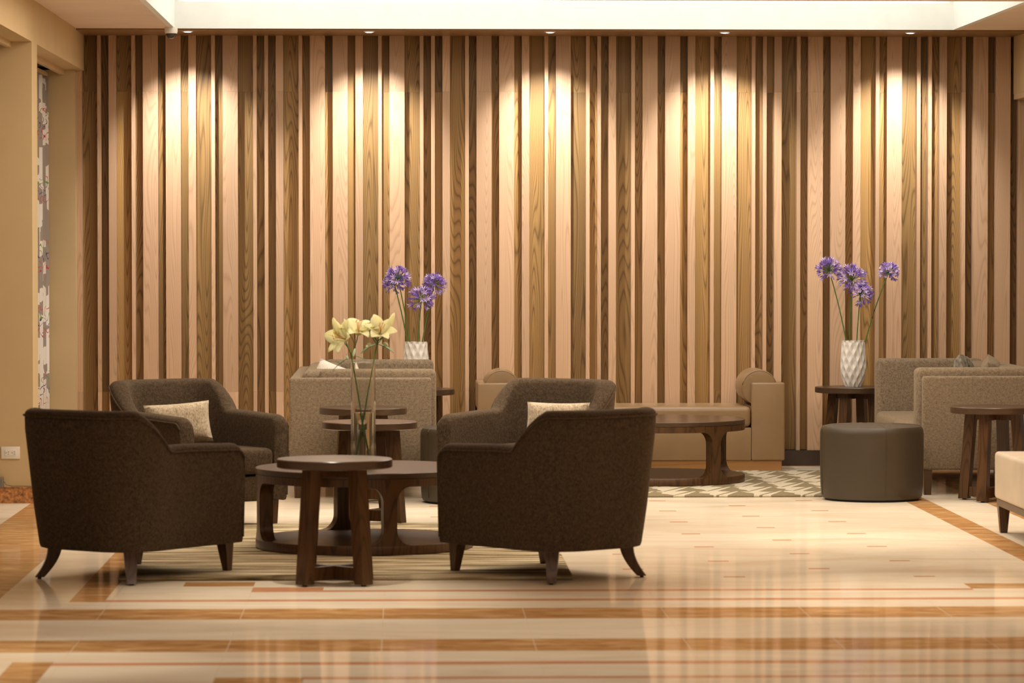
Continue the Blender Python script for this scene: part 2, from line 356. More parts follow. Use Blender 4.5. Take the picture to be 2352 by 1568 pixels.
# ================================================================ THE ROOM
# ---- floor: cream marble with amber inlay, cut as real inlaid pieces
def build_floor():
    dash = []   # small rose inlays, staggered
    for i in range(-3, 5):
        cx = 1.608+.4605*i
        off = .42 if i % 2 else 0
        for k in range(0, 10):
            cy = 16.72+.84*k+off
            if cy < 24.9 and -1.15 < cx < 2.95: dash.append((cx-.052, cx+.052, cy-.024, cy+.024))
    JX = [1.147+.6115*k for k in range(-14, 16)]
    orange = [(-2.295, -1.813, 15.31, 40), (-1.487, -1.33, 15.62, 25.1), (3.155, 3.31, 15.62, 25.1), (3.64, 4.12, 15.31, 40),
              (-60, 60, 14.87, 15.31), (-60, 60, 13.68, 14.10),
              (-2.295, -1.813, -5, 13.68), (-1.487, -1.33, -5, 13.36), (3.155, 3.31, -5, 13.36), (3.64, 4.12, -5, 13.68),
              (-1.02, -.69, 16.33, 16.54), (2.66, 2.99, 16.12, 16.36), (-.69, -.36, 12.60, 12.86), (-1.813, 3.64, 25.12, 25.22)]
    rose = [(-.36, 2.66, 16.05, 16.13), (-1.33, 3.155, 15.62, 15.71), (-1.33, 3.155, 13.24, 13.33), (-.36, 2.66, 12.80, 12.86), (-.69, -.36, 16.05, 16.27), (-1.33, 3.155, 24.60, 24.64)]+dash
    jy = [14.10+.005, 14.875, 16.60]
    xs = set([-30, 30]); ys = set([-4, 26.0])
    for r in orange+rose:
        xs.update(v for v in r[:2] if abs(v) < 30); ys.update(v for v in r[2:] if -4 < v < 26)
    joints = [(x-.0015, x+.0015) for x in JX if -8 < x < 9]
    for j in joints: xs.update(j)
    hj = [(16.16+k*1.26-.003, 16.16+k*1.26+.003) for k in range(7)]
    for h in hj: ys.update(h)
    xs = sorted(xs); ys = sorted(ys)
    bm = bmesh.new(); V = {}
    def v(i, j):
        if (i, j) not in V: V[(i, j)] = bm.verts.new((xs[i], ys[j], 0))
        return V[(i, j)]
    for i in range(len(xs)-1):
        cx = (xs[i]+xs[i+1])/2
        jn = any(a < cx < b for a, b in joints)
        for j in range(len(ys)-1):
            cy = (ys[j]+ys[j+1])/2; m = 0
            if any(a < cx < b and c < cy < d for a, b, c, d in orange): m = 1
            elif any(a < cx < b and c < cy < d for a, b, c, d in rose): m = 2
            elif jn and (cy < 16.05 or cx > 2.9 or cx < -1.2): m = 3
            if jn and m == 1 and cy < 15.4: m = 3
            f = bm.faces.new((v(i, j), v(i+1, j), v(i+1, j+1), v(i, j+1))); f.material_index = m
    return bm
fl = struct('floor', build_floor(), [M['cream_stone'], M['orange_stone'], M['rose_stone'], M['joint']])
# ---- back wall: vertical boards, flush and recessed
def build_slats():
    bm = bmesh.new(); la = bm.faces.layers.float.new('plank'); lt = bm.faces.layers.float.new('tone')
    rnd = random.Random(4)
    per = 'F2 B4 F1 B2 F4 B4 F1 B2 F1 B2 F2 B4 F1 B2 F4 B2 F4 B2'.split()
    seq = 'F2 B4 F1 B2 F2 B4 F1 B2 F4 B2 F4 B2'.split()+per*6
    u = .02736; x = -2.350
    # the first period joins on after the left end pieces
    for s in seq:
        k = s[0]; wd = int(s[1])*u
        if x > 6.4: break
        yf = 25.235 if k == 'F' else 25.318
        cuts = [.113]
        if rnd.random() < .45: cuts.append(.113+.43)
        if rnd.random() < .55: cuts.append(2.713)
        cuts.append(CZ)
        for a, b in zip(cuts, cuts[1:]):
            pid = rnd.random(); tone = rnd.uniform(.86, 1.10) if k == 'F' else rnd.uniform(.62, 1.16)
            vs, fs = box(bm, x+.0004, x+wd-.0004, yf, 25.36, a, b-.0006, 0 if k == 'F' else 1)
            for f in fs: f[la] = pid; f[lt] = tone
        x += wd
    vs, fs = box(bm, -2.9, 6.6, 25.36, 25.40, 0, CZ+.3, 1)
    return bm
struct('wall_back', build_slats(), [M['front_wood'], M['back_wood']])
bm = bmesh.new(); box(bm, -2.34, 6.4, 25.215, 25.235, .0, .113); struct('baseboard_back', bm, M['baseboard'])
# ---- ceiling with coffer
CX0, CX1, CY0, CY1 = -1.585, 3.915, 21.76, 24.60
bm = bmesh.new()
for (a, b, c, d) in [(-2.28, CX0-.04, 4, 25.36), (CX1+.04, 4.455, 4, 25.36), (CX0-.04, CX1+.04, 4, CY0-.04)]:
    box(bm, a, b, c, d, CZ, CZ+.06)
box(bm, -30, -2.28, 4, 25.36, CZ+.0, CZ+.06); box(bm, 4.455, 30, 4, 25.36, CZ, CZ+.06)
struct('ceiling', bm, M['ceiling'])
bm = bmesh.new()
HT = 3.70
box(bm, CX0-.04, CX1+.04, CY1, CY1+.04, CZ-.001, 3.315); box(bm, CX0-.04, CX1+.04, CY1+.10, CY1+.2, 3.315, HT)   # far face, then a set-back ledge
box(bm, CX0-.04, CX1+.04, CY1+.002, CY1+.2, 3.300, 3.314)
box(bm, CX0-.04, CX1+.04, CY0-.04, CY0, CZ, HT); box(bm, CX0-.04, CX0, CY0, CY1, CZ, HT); box(bm, CX1, CX1+.04, CY0, CY1, CZ, HT)
box(bm, CX0-.04, CX1+.04, CY0-.04, CY1+.2, HT, HT+.04)
struct('trim_1', bm, M['white'])
bm = bmesh.new(); box(bm, -2.28, 4.455, 24.63, 25.36, CZ-.012, CZ+.002); struct('trim_2', bm, M['trim_wood'])
# ---- left wall: header and pier in front of a curtained recess
bm = bmesh.new()
LX = -2.28
box(bm, LX-.16, LX, 4, 25.234, 2.86, CZ)                        # header
box(bm, LX-.75, LX-.0005, 21.68, 22.00, 0, 2.89)                     # pier
box(bm, LX-.75, LX-.16, 4, 25.36, 2.885, CZ)                   # recess ceiling
box(bm, LX-.60, LX-.055, 25.12, 25.36, 0, 2.86)                # end of the recess
struct('wall_left', bm, M['paint'])
bm = bmesh.new(); box(bm, LX-.16, LX-.13, 4, 21.68, 2.825, 2.885); box(bm, LX-.16, LX-.13, 22.0, 25.12, 2.825, 2.885)
struct('trim_3', bm, M['paint_light'])
bm = bmesh.new(); box(bm, LX-.76, LX+.010, 21.668, 22.01, 0, .102); struct('baseboard_left', bm, M['base_stone'])
# window behind the curtain
wn = struct('window_1', rbox(LX-.62, LX-.58, 22.0, 25.12, .05, 2.86, .004, 1), M['grey_plastic'])
# ---- right wall: header
bm = bmesh.new(); box(bm, 4.455, 4.62, 4, 25.234, 2.70, CZ); box(bm, 4.455, 4.62, 4, 20.5, 0, 2.70); struct('wall_right', bm, M['paint'])
bm = bmesh.new(); box(bm, 4.458, 4.64, 4, 25.234, 2.66, 2.70); struct('trim_4', bm, M['paint_light'])

# ---- curtain, hung on a rail
bm = bmesh.new(); n = 150; pr = None; y0, y1 = 22.02, 25.09
for i in range(n+1):
    y = y0+(y1-y0)*i/n; x = -2.545+.022*math.sin(i*.9)+.008*math.sin(i*.31)
    cur = [bm.verts.new((x+d, y, z)) for d in (0,) for z in (.03, .8, 1.6, 2.4, 2.80)]
    if pr:
        for k in range(4): bm.faces.new((pr[k], cur[k], cur[k+1], pr[k+1]))
    pr = cur
cur = thing('curtain', 'white and grey voile curtain printed with small red and green sprigs, in the left recess', 'curtain', (-2.545, 23.5, 0))
o = obj('cloth', bm, M['curtain'], cur, (2.545, -23.5, 0)); so = o.modifiers.new('thick', 'SOLIDIFY'); so.thickness = .002
bm = bmesh.new(); box(bm, -.018, .018, -1.48, 1.60, 2.812, 2.84); obj('curtain_rail', bm, M['paint_light'], cur, smooth=False)

# ---- wall outlet and small box
t = thing('wall_outlet', 'white double power outlet plate low on the beige pier', 'outlet', (-2.42, 21.68, .314))
obj('cover_plate', rbox(-.058, .058, -.008, .0, -.038, .038, .003, 2), M['plastic'], t)
obj('socket_insert', rbox(-.035, .035, -.0105, -.007, -.018, .018, .0015, 1), M['plastic'], t)
bm = bmesh.new()
for cx in (-.018, .019):
    box(bm, cx-.011, cx-.007, -.0115, -.010, -.003, .002)
    box(bm, cx+.001, cx+.010, -.0112, -.010, .005, .007); box(bm, cx+.001, cx+.010, -.0112, -.010, -.009, -.007)
obj('socket_slots', bm, M['slot'], t, smooth=False)
t = thing('junction_box', 'small grey box on the skirting at the foot of the beige pier', 'box', (-2.49, 21.66, .102))
obj('casing', rbox(-.06, .030, -.07, .015, .0, .062, .004, 2), M['grey_plastic'], t)
bm = bmesh.new(); tube(bm, [(.028, -.005, .04), (.045, -.004, .015), (.08, -.003, .007), (.16, -.003, .006), (.20, -.003, .005)], .003, 6); obj('cable', bm, M['grey_plastic'], t)
# ---- dome camera
t = thing('security_camera', 'white dome security camera with smoked lens under the ceiling edge', 'security camera', (-1.604, 24.50, CZ), 0)
bm = bmesh.new(); lathe(bm, [(.046, 0), (.046, -.03), (.042, -.044)], 32); obj('housing', bm, M['plastic'], t)
bm = bmesh.new(); lathe(bm, [(.036*math.cos(a), -.044-.036*math.sin(a)) for a in [i*PI/2/8*.98 for i in range(9)]], 32); obj('dome', bm, M['chrome'], t)
# ---- recessed wall-washing spotlights
names = ['small recessed spotlight beside the dome camera', 'small recessed spotlight, second from the left in the brown ceiling trim',
         'small recessed spotlight, middle one of five in the brown ceiling trim', 'small recessed spotlight, second from the right in the brown ceiling trim',
         'small recessed spotlight, rightmost of five in the brown ceiling trim']
rt = None
for x, nm in zip(WASH, names):
    if rt is None:
        rt = thing('recessed_spotlight', nm, 'spotlight', (x, 24.69, CZ-.012), 0, 'wall washing spotlights')
        bm = bmesh.new(); lathe(bm, [(.040, .0), (.040, -.006), (.031, -.009), (.027, -.004), (.027, 0)], 28); obj('trim_ring', bm, M['plastic'], rt)
        bm = bmesh.new(); lathe(bm, [(.026, -.003), (.026, -.008), (.018, -.011), (.006, -.012)], 24); obj('lens', bm, M['lens'], rt)
    else: dup(rt, (x, 24.69, CZ-.012), 0, nm)

# ================================================================ FURNITURE
# ---- tub armchair
def make_chair(label):
    t = thing('armchair', label, 'armchair', group='brown tweed armchairs around the round coffee table')
    W, F, B, Rr, z0 = .345, .425, .405, .22, .152
    pts = []; ns = 14
    for i in range(ns+1): pts.append((-W-.0, F-(F+B-Rr)*i/ns, -1, 0))
    for i in range(1, 11):
        a = PI+PI/2*i/10; pts.append((-W+Rr+Rr*math.cos(a), -B+Rr+Rr*math.sin(a), math.cos(a), math.sin(a)))
    for i in range(1, 10): pts.append((-W+Rr+(2*W-2*Rr)*i/10, -B, 0, -1))
    half = pts[:]; full = pts + [(-x, y, -nx, ny) for (x, y, nx, ny) in half[:ns+11][::-1]]
    # finer spacing at the arm fronts for the rounded ends
    fine = []
    for d in (0, .006, .015, .028, .042): fine.append((-W, F-d, -1, 0))
    full = fine+[p for p in full if not (p[1] > F-.05)]+[(-x, y, -nx, ny) for (x, y, nx, ny) in fine[::-1]]
    # refine around the ramp
    ref = []
    for a, b in zip(full, full[1:]):
        ref.append(a)
        if abs(a[2]) == 1 and abs(b[2]) == 1 and abs(a[1]-b[1]) > .03: ref.append(tuple((p+q)/2 for p, q in zip(a, b)))
    ref.append(full[-1]); full = ref
    def sm(x, a, b): x = max(0, min(1, (x-a)/(b-a))); return x*x*(3-2*x)
    secs = []; pipe = []; pipe2 = []
    for (x, y, nx, ny) in full:
        d = F-y
        h = .640+.012*sm(d, 0, .5) + (.822-.652)*(.5*sm(d, .54, .76)+.5*max(0, min(1, (d-.56)/.18)))
        rr = .060
        if d < rr: h -= (rr-math.sqrt(max(0, rr*rr-(rr-d)**2)))
        th = .088+.02*sm(d, .5, .75)
        lean = .018+.060*sm(-y, 0, B)
        def o(off, z):
            l = lean*(z-z0)/(.82-z0)
            return (x+nx*(off+l), y+ny*(off+l), z)
        bulge = .006
        s = [o(-.02, z0), o(-.004, z0+.004), o(0, z0+.02), o(bulge, .35), o(bulge, h-.10), o(0, h-.032)]
        for k in range(1, 8):
            a = PI*k/8; s.append(o(-th/2+th/2*math.cos(a), h-.032+.032*math.sin(a)))
        s += [o(-th, h-.032), o(-th-.006*sm(d, .5, .75), h-.09), o(-th-.03*sm(d, .55, .8), .42), o(-th-.03*sm(d, .55, .8), .29), o(-th, z0+.01)]
        secs.append(s); pipe.append(o(.004, h-.034)); pipe2.append(o(-th-.003, h-.034))
    bm = bmesh.new(); loft(bm, secs)
    obj('shell', bm, M['chair_fabric'], t)
    bm = bmesh.new()
    front = []
    for k in range(7):
        z = z0+.03+(pipe[0][2]-z0-.03)*k/6; front.append((-W-.002-.018*(z-z0)/(.82-z0), F-.002, z))
    tube(bm, front+pipe[1:-1]+[(-p[0], p[1], p[2]) for p in front[::-1]], .0055, 6)
    obj('piping', bm, M['chair_fabric'], t)
    obj('seat_rail', rbox(-W+.07, W-.07, -.27, F-.012, z0, .292, .012), M['chair_fabric'], t)
    bm = rbox(-W+.082, W-.082, -.285, F+.006, .305, .446, .035, 4)
    for v in bm.verts:
        if v.co.z > .40: v.co.z += .012*(1-(v.co.x/.3)**2)
    obj('seat_cushion', bm, M['chair_fabric'], t)
    def quad(cx, cy, q, z, sx, diag):
        pr = ((-1, -1), (1, -1), (1, 1), (-1, 1))
        if not diag: return [(cx+a*q, cy+b*q, z) for a, b in pr]
        c_, s_ = math.cos(sx*PI/4), math.sin(sx*PI/4)
        return [(cx+(a*c_-b*s_)*q, cy+(a*s_+b*c_)*q, z) for a, b in pr]
    for sx in (-1, 1):
        bm = bmesh.new(); loft(bm, [quad(sx*.292, .372, .015, .008, sx, 0), quad(sx*.282, .365, .030, .155, sx, 0)])
        lg = obj('leg', bm, M['walnut'], t); bm = bmesh.new(); lathe(bm, [(.010, 0), (.010, .010)], 10, sx*.292, .372); obj('glide', bm, M['black'], lg)
        bm = bmesh.new(); secs2 = []
        for k in range(9):
            f = k/8; e = .052*f**1.9; secs2.append(quad(sx*(.240+e), -.280-e, .034*(1-f)+.021*f, .160*(1-f)+.008*f, sx, 1))
        loft(bm, secs2); lg = obj('leg', bm, M['walnut'], t)
        bm = bmesh.new(); lathe(bm, [(.010, 0), (.010, .010)], 10, sx*.292, -.332); obj('glide', bm, M['black'], lg)
    return t
def face(dx, dy): return math.atan2(dy, dx)-PI/2
ch = make_chair('dark brown armchair at left, back to the viewer, nearest the beige pier')
ch.location = (-1.300, 16.83, 0); ch.rotation_euler = (0, 0, face(.60, .80))
dup(ch, (.725, 16.80, 0), face(-.633, .774), 'dark brown armchair right of the near side table, turned with its back to the viewer')
dup(ch, (-1.175, 19.97, .0), face(.57, -.82), 'brown armchair facing the viewer with a beige pillow, behind the left front armchair')
dup(ch, (.745, 19.97, .0), face(-.57, -.82), 'brown armchair facing the viewer, half hidden by the right front armchair')

# ---- round side table
def make_side():
    t = thing('side_table', '', 'side table', group='round dark wood side tables')
    H, r = .592, .273
    bm = bmesh.new(); lathe(bm, [(r-.006, H-.042), (r, H-.038), (r, H-.004), (r-.004, H)], 72); obj('tabletop', bm, M['walnut_top'], t)
    bm = bmesh.new()
    for a in (45, 135):
        m = Matrix.Rotation(R(a), 4, 'Z'); box(bm, -.17, .17, -.02, .02, H-.085, H-.043, mat=m)
    obj('top_brace', bm, M['walnut'], t, smooth=False)
    bm = bmesh.new()
    for a in (45, 135):
        m = Matrix.Rotation(R(a), 4, 'Z'); box(bm, -.20, .20, -.019, .019, .022, .085+(.001 if a == 45 else 0), mat=m)
    obj('stretcher', bm, M['walnut'], t, smooth=False)
    for a in (45, 135, 225, 315):
        ca, sa = math.cos(R(a)), math.sin(R(a)); bm = bmesh.new(); secs = []
        for z, rad, w_, d_ in ((.008, .195, .031, .031), (H-.043, .150, .031, .031)):
            secs.append([(rad*ca+p*w_*ca-q*d_*sa, rad*sa+p*w_*sa+q*d_*ca, z) for p, q in ((-1, -1), (1, -1), (1, 1), (-1, 1))])
        loft(bm, secs); obj('leg', bm, M['walnut'], t, smooth=False)
        bm = bmesh.new(); lathe(bm, [(.012, 0), (.012, .009)], 10, .195*ca, .195*sa); obj('glide', bm, M['black'], t.children[-1])
    return t
st = make_side(); st['label'] = 'round dark wood side table standing nearest the viewer, in front of the glass vase'
st.location = (-.312, 16.45, 0)
dup(st, (-.178, 19.95, 0), R(15), 'round side table between the two armchairs that face the viewer, just behind the glass vase')
dup(st, (-.233, 21.72, 0), R(0), 'round side table standing close in front of the side of the left sofa')
dup(st, (.107, 24.56, 0), R(20), 'round side table behind the left sofa, holding three purple flower heads in a white vase')
dup(st, (3.235, 24.80, 0), R(15), 'round side table between bench and right sofa, carrying the four-stem white vase')
dup(st, (3.72, 21.72, 0), R(15), 'round side table at right edge in front of the right sofa')

# ---- drum coffee table
def make_coffee(name_label, mat_):
    t = thing('coffee_table', name_label, 'coffee table', group='large round dark wood coffee tables')
    H, r = .42, .572
    bm = bmesh.new(); lathe(bm, [(r-.004, H-.03), (r, H-.028), (r, H-.003), (r-.003, H)], 96); obj('tabletop', bm, M['walnut_top'], t)
    bm = bmesh.new(); ri = r-.075; seg = 96
    secs = [[(q*math.cos(2*PI*k/seg), q*math.sin(2*PI*k/seg), z) for (q, z) in ((r-.002, H-.0705), (r-.002, H-.0305), (ri, H-.0305), (ri, H-.0705))] for k in range(seg)]
    rs = [[bm.verts.new(p) for p in s] for s in secs]
    for k in range(seg):
        a, b = rs[k], rs[(k+1) % seg]
        for j in range(4): bm.faces.new((a[j], a[(j+1) % 4], b[(j+1) % 4], b[j]))
    obj('apron', bm, M['walnut'], t)
    bm = bmesh.new(); lathe(bm, [(r-.006, .0), (r-.001, .004), (r-.001, .046), (r-.004, .050)], 96); obj('base', bm, M['walnut'], t)
    for ang in (0, 90, 180, 270):
        bm = bmesh.new(); secs = []
        zs = [.047+i*(.3535-.047)/36 for i in range(37)]
        for z in zs:
            q = .085; w_ = .036
            e = min(z-.047, .3535-z)
            if e < q: w_ += q-math.sqrt(max(0, q*q-(q-e)**2))
            s = []
            for k in range(9):
                a = R(ang)+(-w_+2*w_*k/8)/r; s.append(((r-.002)*math.cos(a), (r-.002)*math.sin(a), z))
            for k in range(9):
                a = R(ang)+(w_-2*w_*k/8)/r; s.append((ri*math.cos(a), ri*math.sin(a), z))
            secs.append(s)
        loft(bm, secs); obj('leg', bm, M['walnut'], t)
    return t
ct = make_coffee('large round dark wood coffee table under the glass lily vase', None); ct.location = (-.190, 18.27, .018); ct.rotation_euler = (0, 0, R(14))
dup(ct, (1.75, 23.43, .014), R(37), 'large round dark wood coffee table in front of the tan leather bench')

# ---- rugs
def rug(name, label, x0, x1, y0, y1, mat, th):
    bm = rbox(x0, x1, y0, y1, 0.0005, th, th*.42, 3); o = obj(name, bm, mat); tag(o, label, 'rug'); return o
rug('rug', 'beige and olive striped rug under the round coffee table and armchairs', -1.345, .825, 16.60, 19.85, M['rug_stripe'], .018)
rug('rug', 'cream and olive geometric patterned rug in front of the tan leather bench', .35, 3.05, 22.05, 24.50, M['rug_leaf'], .014)

# ---- tan leather bench with end arms and bolsters
t = thing('bench', 'long tan leather bench with square end arms and wooden plinth against the slatted wall', 'bench', (1.63, 24.57, 0))
X0, X1, D0, D1 = -1.09, 1.09, 0, .62
bm = rbox(X0+.02, X1-.02, .015, D1, 0.004, .082, .003, 1); obj('plinth', bm, M['plinth_wood'], t)
obj('base_panel', rbox(X0+.238, X1-.238, 0.004, D1, .080, .312, .006, 2), M['cream_leather'], t)
bm = rbox(X0+.240, X1-.240, -.004, D1-.02, .314, .462, .035, 5); obj('seat_cushion', bm, M['cream_leather'], t)
for s in (-1, 1):
    bm = bmesh.new()
    a, b = (X0, X0+.237) if s < 0 else (X1-.237, X1)
    rbox(a, b, -.004, .05, .080, .63, .012, 3, bm)
    a2, b2 = (X0, X0+.06) if s < 0 else (X1-.06, X1)
    rbox(a2, b2, .03, D1, .080, .63, .010, 2, bm)
    rbox(a, b, .03, D1, .080, .46, .008, 2, bm)
    rbox(a, b, D1-.05, D1, .080, .63, .012, 3, bm)
    obj('arm', bm, M['cream_leather'], t)
    bm = bmesh.new(); cx = s*(1.09-.175); rr = .128
    lathe(bm, [(.01, .057), (.09, .055), (.118, .060), (rr-.001, .074), (rr, .09), (rr, D1-.10), (rr-.004, D1-.08), (.11, D1-.062), (.02, D1-.058)], 48, cx, .592, 'y')
    obj('bolster', bm, M['cream_leather'], t)
    bm = bmesh.new(); tube(bm, [(cx+.122*math.cos(k*PI/18), .062, .592+.122*math.sin(k*PI/18)) for k in range(37)], .004, 6); obj('bolster_piping', bm, M['cream_leather'], t.children[-1])
# ---- sofas
def make_sofa(label, loc, flip):
    t = thing('sofa', label, 'sofa', loc, 0, 'taupe tweed sofas facing each other')
    s = -1 if flip else 1           # front at local x=0, back at s*.91
    def bx(a, b, *r, **k):
        a, b = sorted((a*s, b*s)); return rbox(a, b, *r, **k)
    Ls = 2.16
    obj('arm_panel', bx(.02, .92, 0, .075, .160, .762, .018, seg=4), M['sofa_fabric'], t)
    obj('arm_panel', bx(.02, .92, Ls-.075, Ls, .160, .762, .018, seg=4), M['sofa_fabric'], t)
    for (a, b) in ((.076, .225), (Ls-.225, Ls-.076)):
        bm = bx(-.012, .735, a, b, .200, .812, .035, seg=5)
        for v in bm.verts:
            if v.co.z > .7: v.co.z += .012*math.sin(PI*min(1, abs(v.co.x)/.73))
        obj('arm_cushion', bm, M['sofa_fabric'], t)
    obj('back_panel', bx(.845, .92, .076, Ls-.076, .160, .762, .018, seg=4), M['sofa_fabric'], t)
    obj('back_cushion', bx(.62, .845, .226, Ls/2-.002, .44, .80, .05, seg=5), M['sofa_fabric'], t)
    obj('back_cushion', bx(.62, .845, Ls/2+.002, Ls-.226, .44, .80, .05, seg=5), M['sofa_fabric'], t)
    obj('seat_base', bx(.02, .84, .078, Ls-.078, .165, .30, .01), M['sofa_fabric'], t)
    obj('seat_cushion', bx(-.02, .62, .228, Ls/2-.002, .302, .45, .04, seg=5), M['sofa_fabric'], t)
    obj('seat_cushion', bx(-.02, .62, Ls/2+.002, Ls-.228, .302, .45, .04, seg=5), M['sofa_fabric'], t)
    for lx in (.055, .865):
        for ly in (.04, Ls-.04):
            bm = bmesh.new(); loft(bm, [[(s*lx+p*q, ly+r*q, z) for p, r in ((-1, -1), (1, -1), (1, 1), (-1, 1))] for z, q in ((0, .022), (.162, .028))]); obj('leg', bm, M['walnut'], t)
    return t
make_sofa('taupe tweed sofa seen from its side behind the glass vase', (.215, 22.05, 0), True)
make_sofa('taupe tweed sofa at the right edge behind the dark leather ottoman', (3.325, 22.20, 0), False)

# ---- ottomans
def make_ottoman(label, loc, rz, group):
    t = thing('ottoman', label, 'ottoman', loc, rz, group)
    bm = bmesh.new(); r = .326
    lathe(bm, [(r*.80, .012), (r*.95, .014), (r*.975, .03), (r*.99, .10), (r, .30), (r*.998, .42), (r*.985, .447), (r*.95, .462), (r*.85, .470), (r*.4, .474), (.01, .475)], 72)
    obj('body', bm, M['ottoman_leather'], t)
    bm = bmesh.new(); lathe(bm, [(r*.9, 0), (r*.9, .013)], 48); obj('base', bm, M['black'], t)
    bm = bmesh.new()
    for k in range(4):
        a = k*PI/2
        tube(bm, [((q+.001)*math.cos(a), (q+.001)*math.sin(a), z) for q, z in ((r*.978, .035), (r*.99, .1), (r, .3), (r*.998, .42), (r*.986, .446), (r*.95, .462), (r*.85, .470), (r*.4, .474))], .0022, 5)
    obj('seam', bm, M['ottoman_leather'], t)
    return t
ot = make_ottoman('dark brown leather drum ottoman in front of the right sofa', (2.97, 21.86, 0), R(-82), 'dark leather drum ottomans')
dup(ot, (.448, 21.71, 0), R(30), 'dark leather ottoman mostly hidden between left sofa and armchair')
# ---- cream leather bench, right foreground
t = thing('bench', 'cream leather bench cropped by the right edge, on short dark legs', 'bench', (3.31, 17.9, 0))
obj('seat', rbox(0, .62, 0, 1.41, .190, .452, .022, 4), M['bench_leather'], t)
obj('frame', rbox(.012, .608, .012, 1.398, .150, .190, .003, 1), M['frame_brown'], t)
for lx in (.045, .575):
    for ly in (.045, 1.365):
        bm = bmesh.new(); loft(bm, [[(lx+p*q, ly+r_*q, z) for p, r_ in ((-1, -1), (1, -1), (1, 1), (-1, 1))] for z, q in ((0, .019), (.152, .032))]); obj('leg', bm, M['walnut'], t)

# ---- pillows
def pil(label, w_, h_, d_, mat, loc, rot):
    o = obj('pillow', pillow(w_, h_, d_), mat, None, loc, rot=rot); tag(o, label, 'pillow', 'loose pillows on the seats'); return o
pil('beige woven pillow on the armchair behind the left front armchair', .38, .24, .12, M['pillow_fabric'], (-1.275, 20.02, .580), (R(-16), R(-4), R(12)))
pil('beige pillow on the armchair half hidden at centre right', .38, .24, .12, M['pillow_fabric'], (.90, 20.03, .580), (R(-16), R(0), R(-20)))
pil('ivory satin pillow leaning on the back of the left sofa', .38, .36, .19, M['white_pillow'], (-.430, 22.62, .650), (R(-20), R(16), R(-28)))
pil('dark grey patterned pillow showing above the arm of the right sofa', .42, .38, .15, M['grey_pillow'], (3.86, 23.60, .665), (R(-14), R(8), R(90-12)))
pil('plain grey pillow beside the patterned one on the right sofa', .42, .38, .15, M['sofa_fabric'], (3.97, 23.15, .665), (R(-14), R(-6), R(90-10)))

# ================================================================ VASES AND FLOWERS
def facet_vase():
    bm = bmesh.new(); rows = 13; seg = 14; Hh = .33
    prof = lambda f: (.058+.034*math.sin(min(1, f/.42)*PI/2)**.9) if f < .42 else .092-.012*((f-.42)/.58)**1.6
    grid = []
    for i in range(rows*2+1):
        f = i/(rows*2); z = Hh*f; row = []
        for k in range(seg*2):
            j = (i//1)
            # lozenge relief: ridges high where diagonals cross
            u = k/(seg*2)*seg*2*PI/1.0; ph = math.cos(k*PI/1)  # alternate
            a = 2*PI*k/(seg*2); v_ = f*7.0
            d = abs(((k/2+v_/1) % 1)-.5)+abs(((k/2-v_/1) % 1)-.5)
            row.append(bm.verts.new(((prof(f)-.0)*math.cos(a), prof(f)*math.sin(a), z)))
        grid.append(row)
    bm.free()
    bm = bmesh.new(); NA, NZ = 132, 96; grid = []
    for i in range(NZ+1):
        f = i/NZ; row = []
        for k in range(NA):
            a = 2*PI*k/NA; p = k/NA*11; q = f*3.0
            d1 = abs(((p+q) % 1)-.5)*2; d2 = abs(((p-q) % 1)-.5)*2     # 1 on a diagonal ridge
            rel = max(d1, d2)
            fade = min(1, (1-f)/.04)
            rr = prof(f)+.002*fade-.014*((1-d1)*(1-d2))**.75*fade
            row.append(bm.verts.new((rr*math.cos(a), rr*math.sin(a), Hh*f)))
        grid.append(row)
    inner = []
    for f in (1.0, .9, .5, .1):
        inner.append([bm.verts.new(((prof(f)-.012)*math.cos(2*PI*k/NA), (prof(f)-.012)*math.sin(2*PI*k/NA), Hh*f)) for k in range(NA)])
    allr = grid+inner
    for a, b in zip(allr, allr[1:]):
        for k in range(NA): bm.faces.new((a[k], a[(k+1) % NA], b[(k+1) % NA], b[k]))
    bm.faces.new(grid[0][::-1]); bm.faces.new(inner[-1])
    return bm
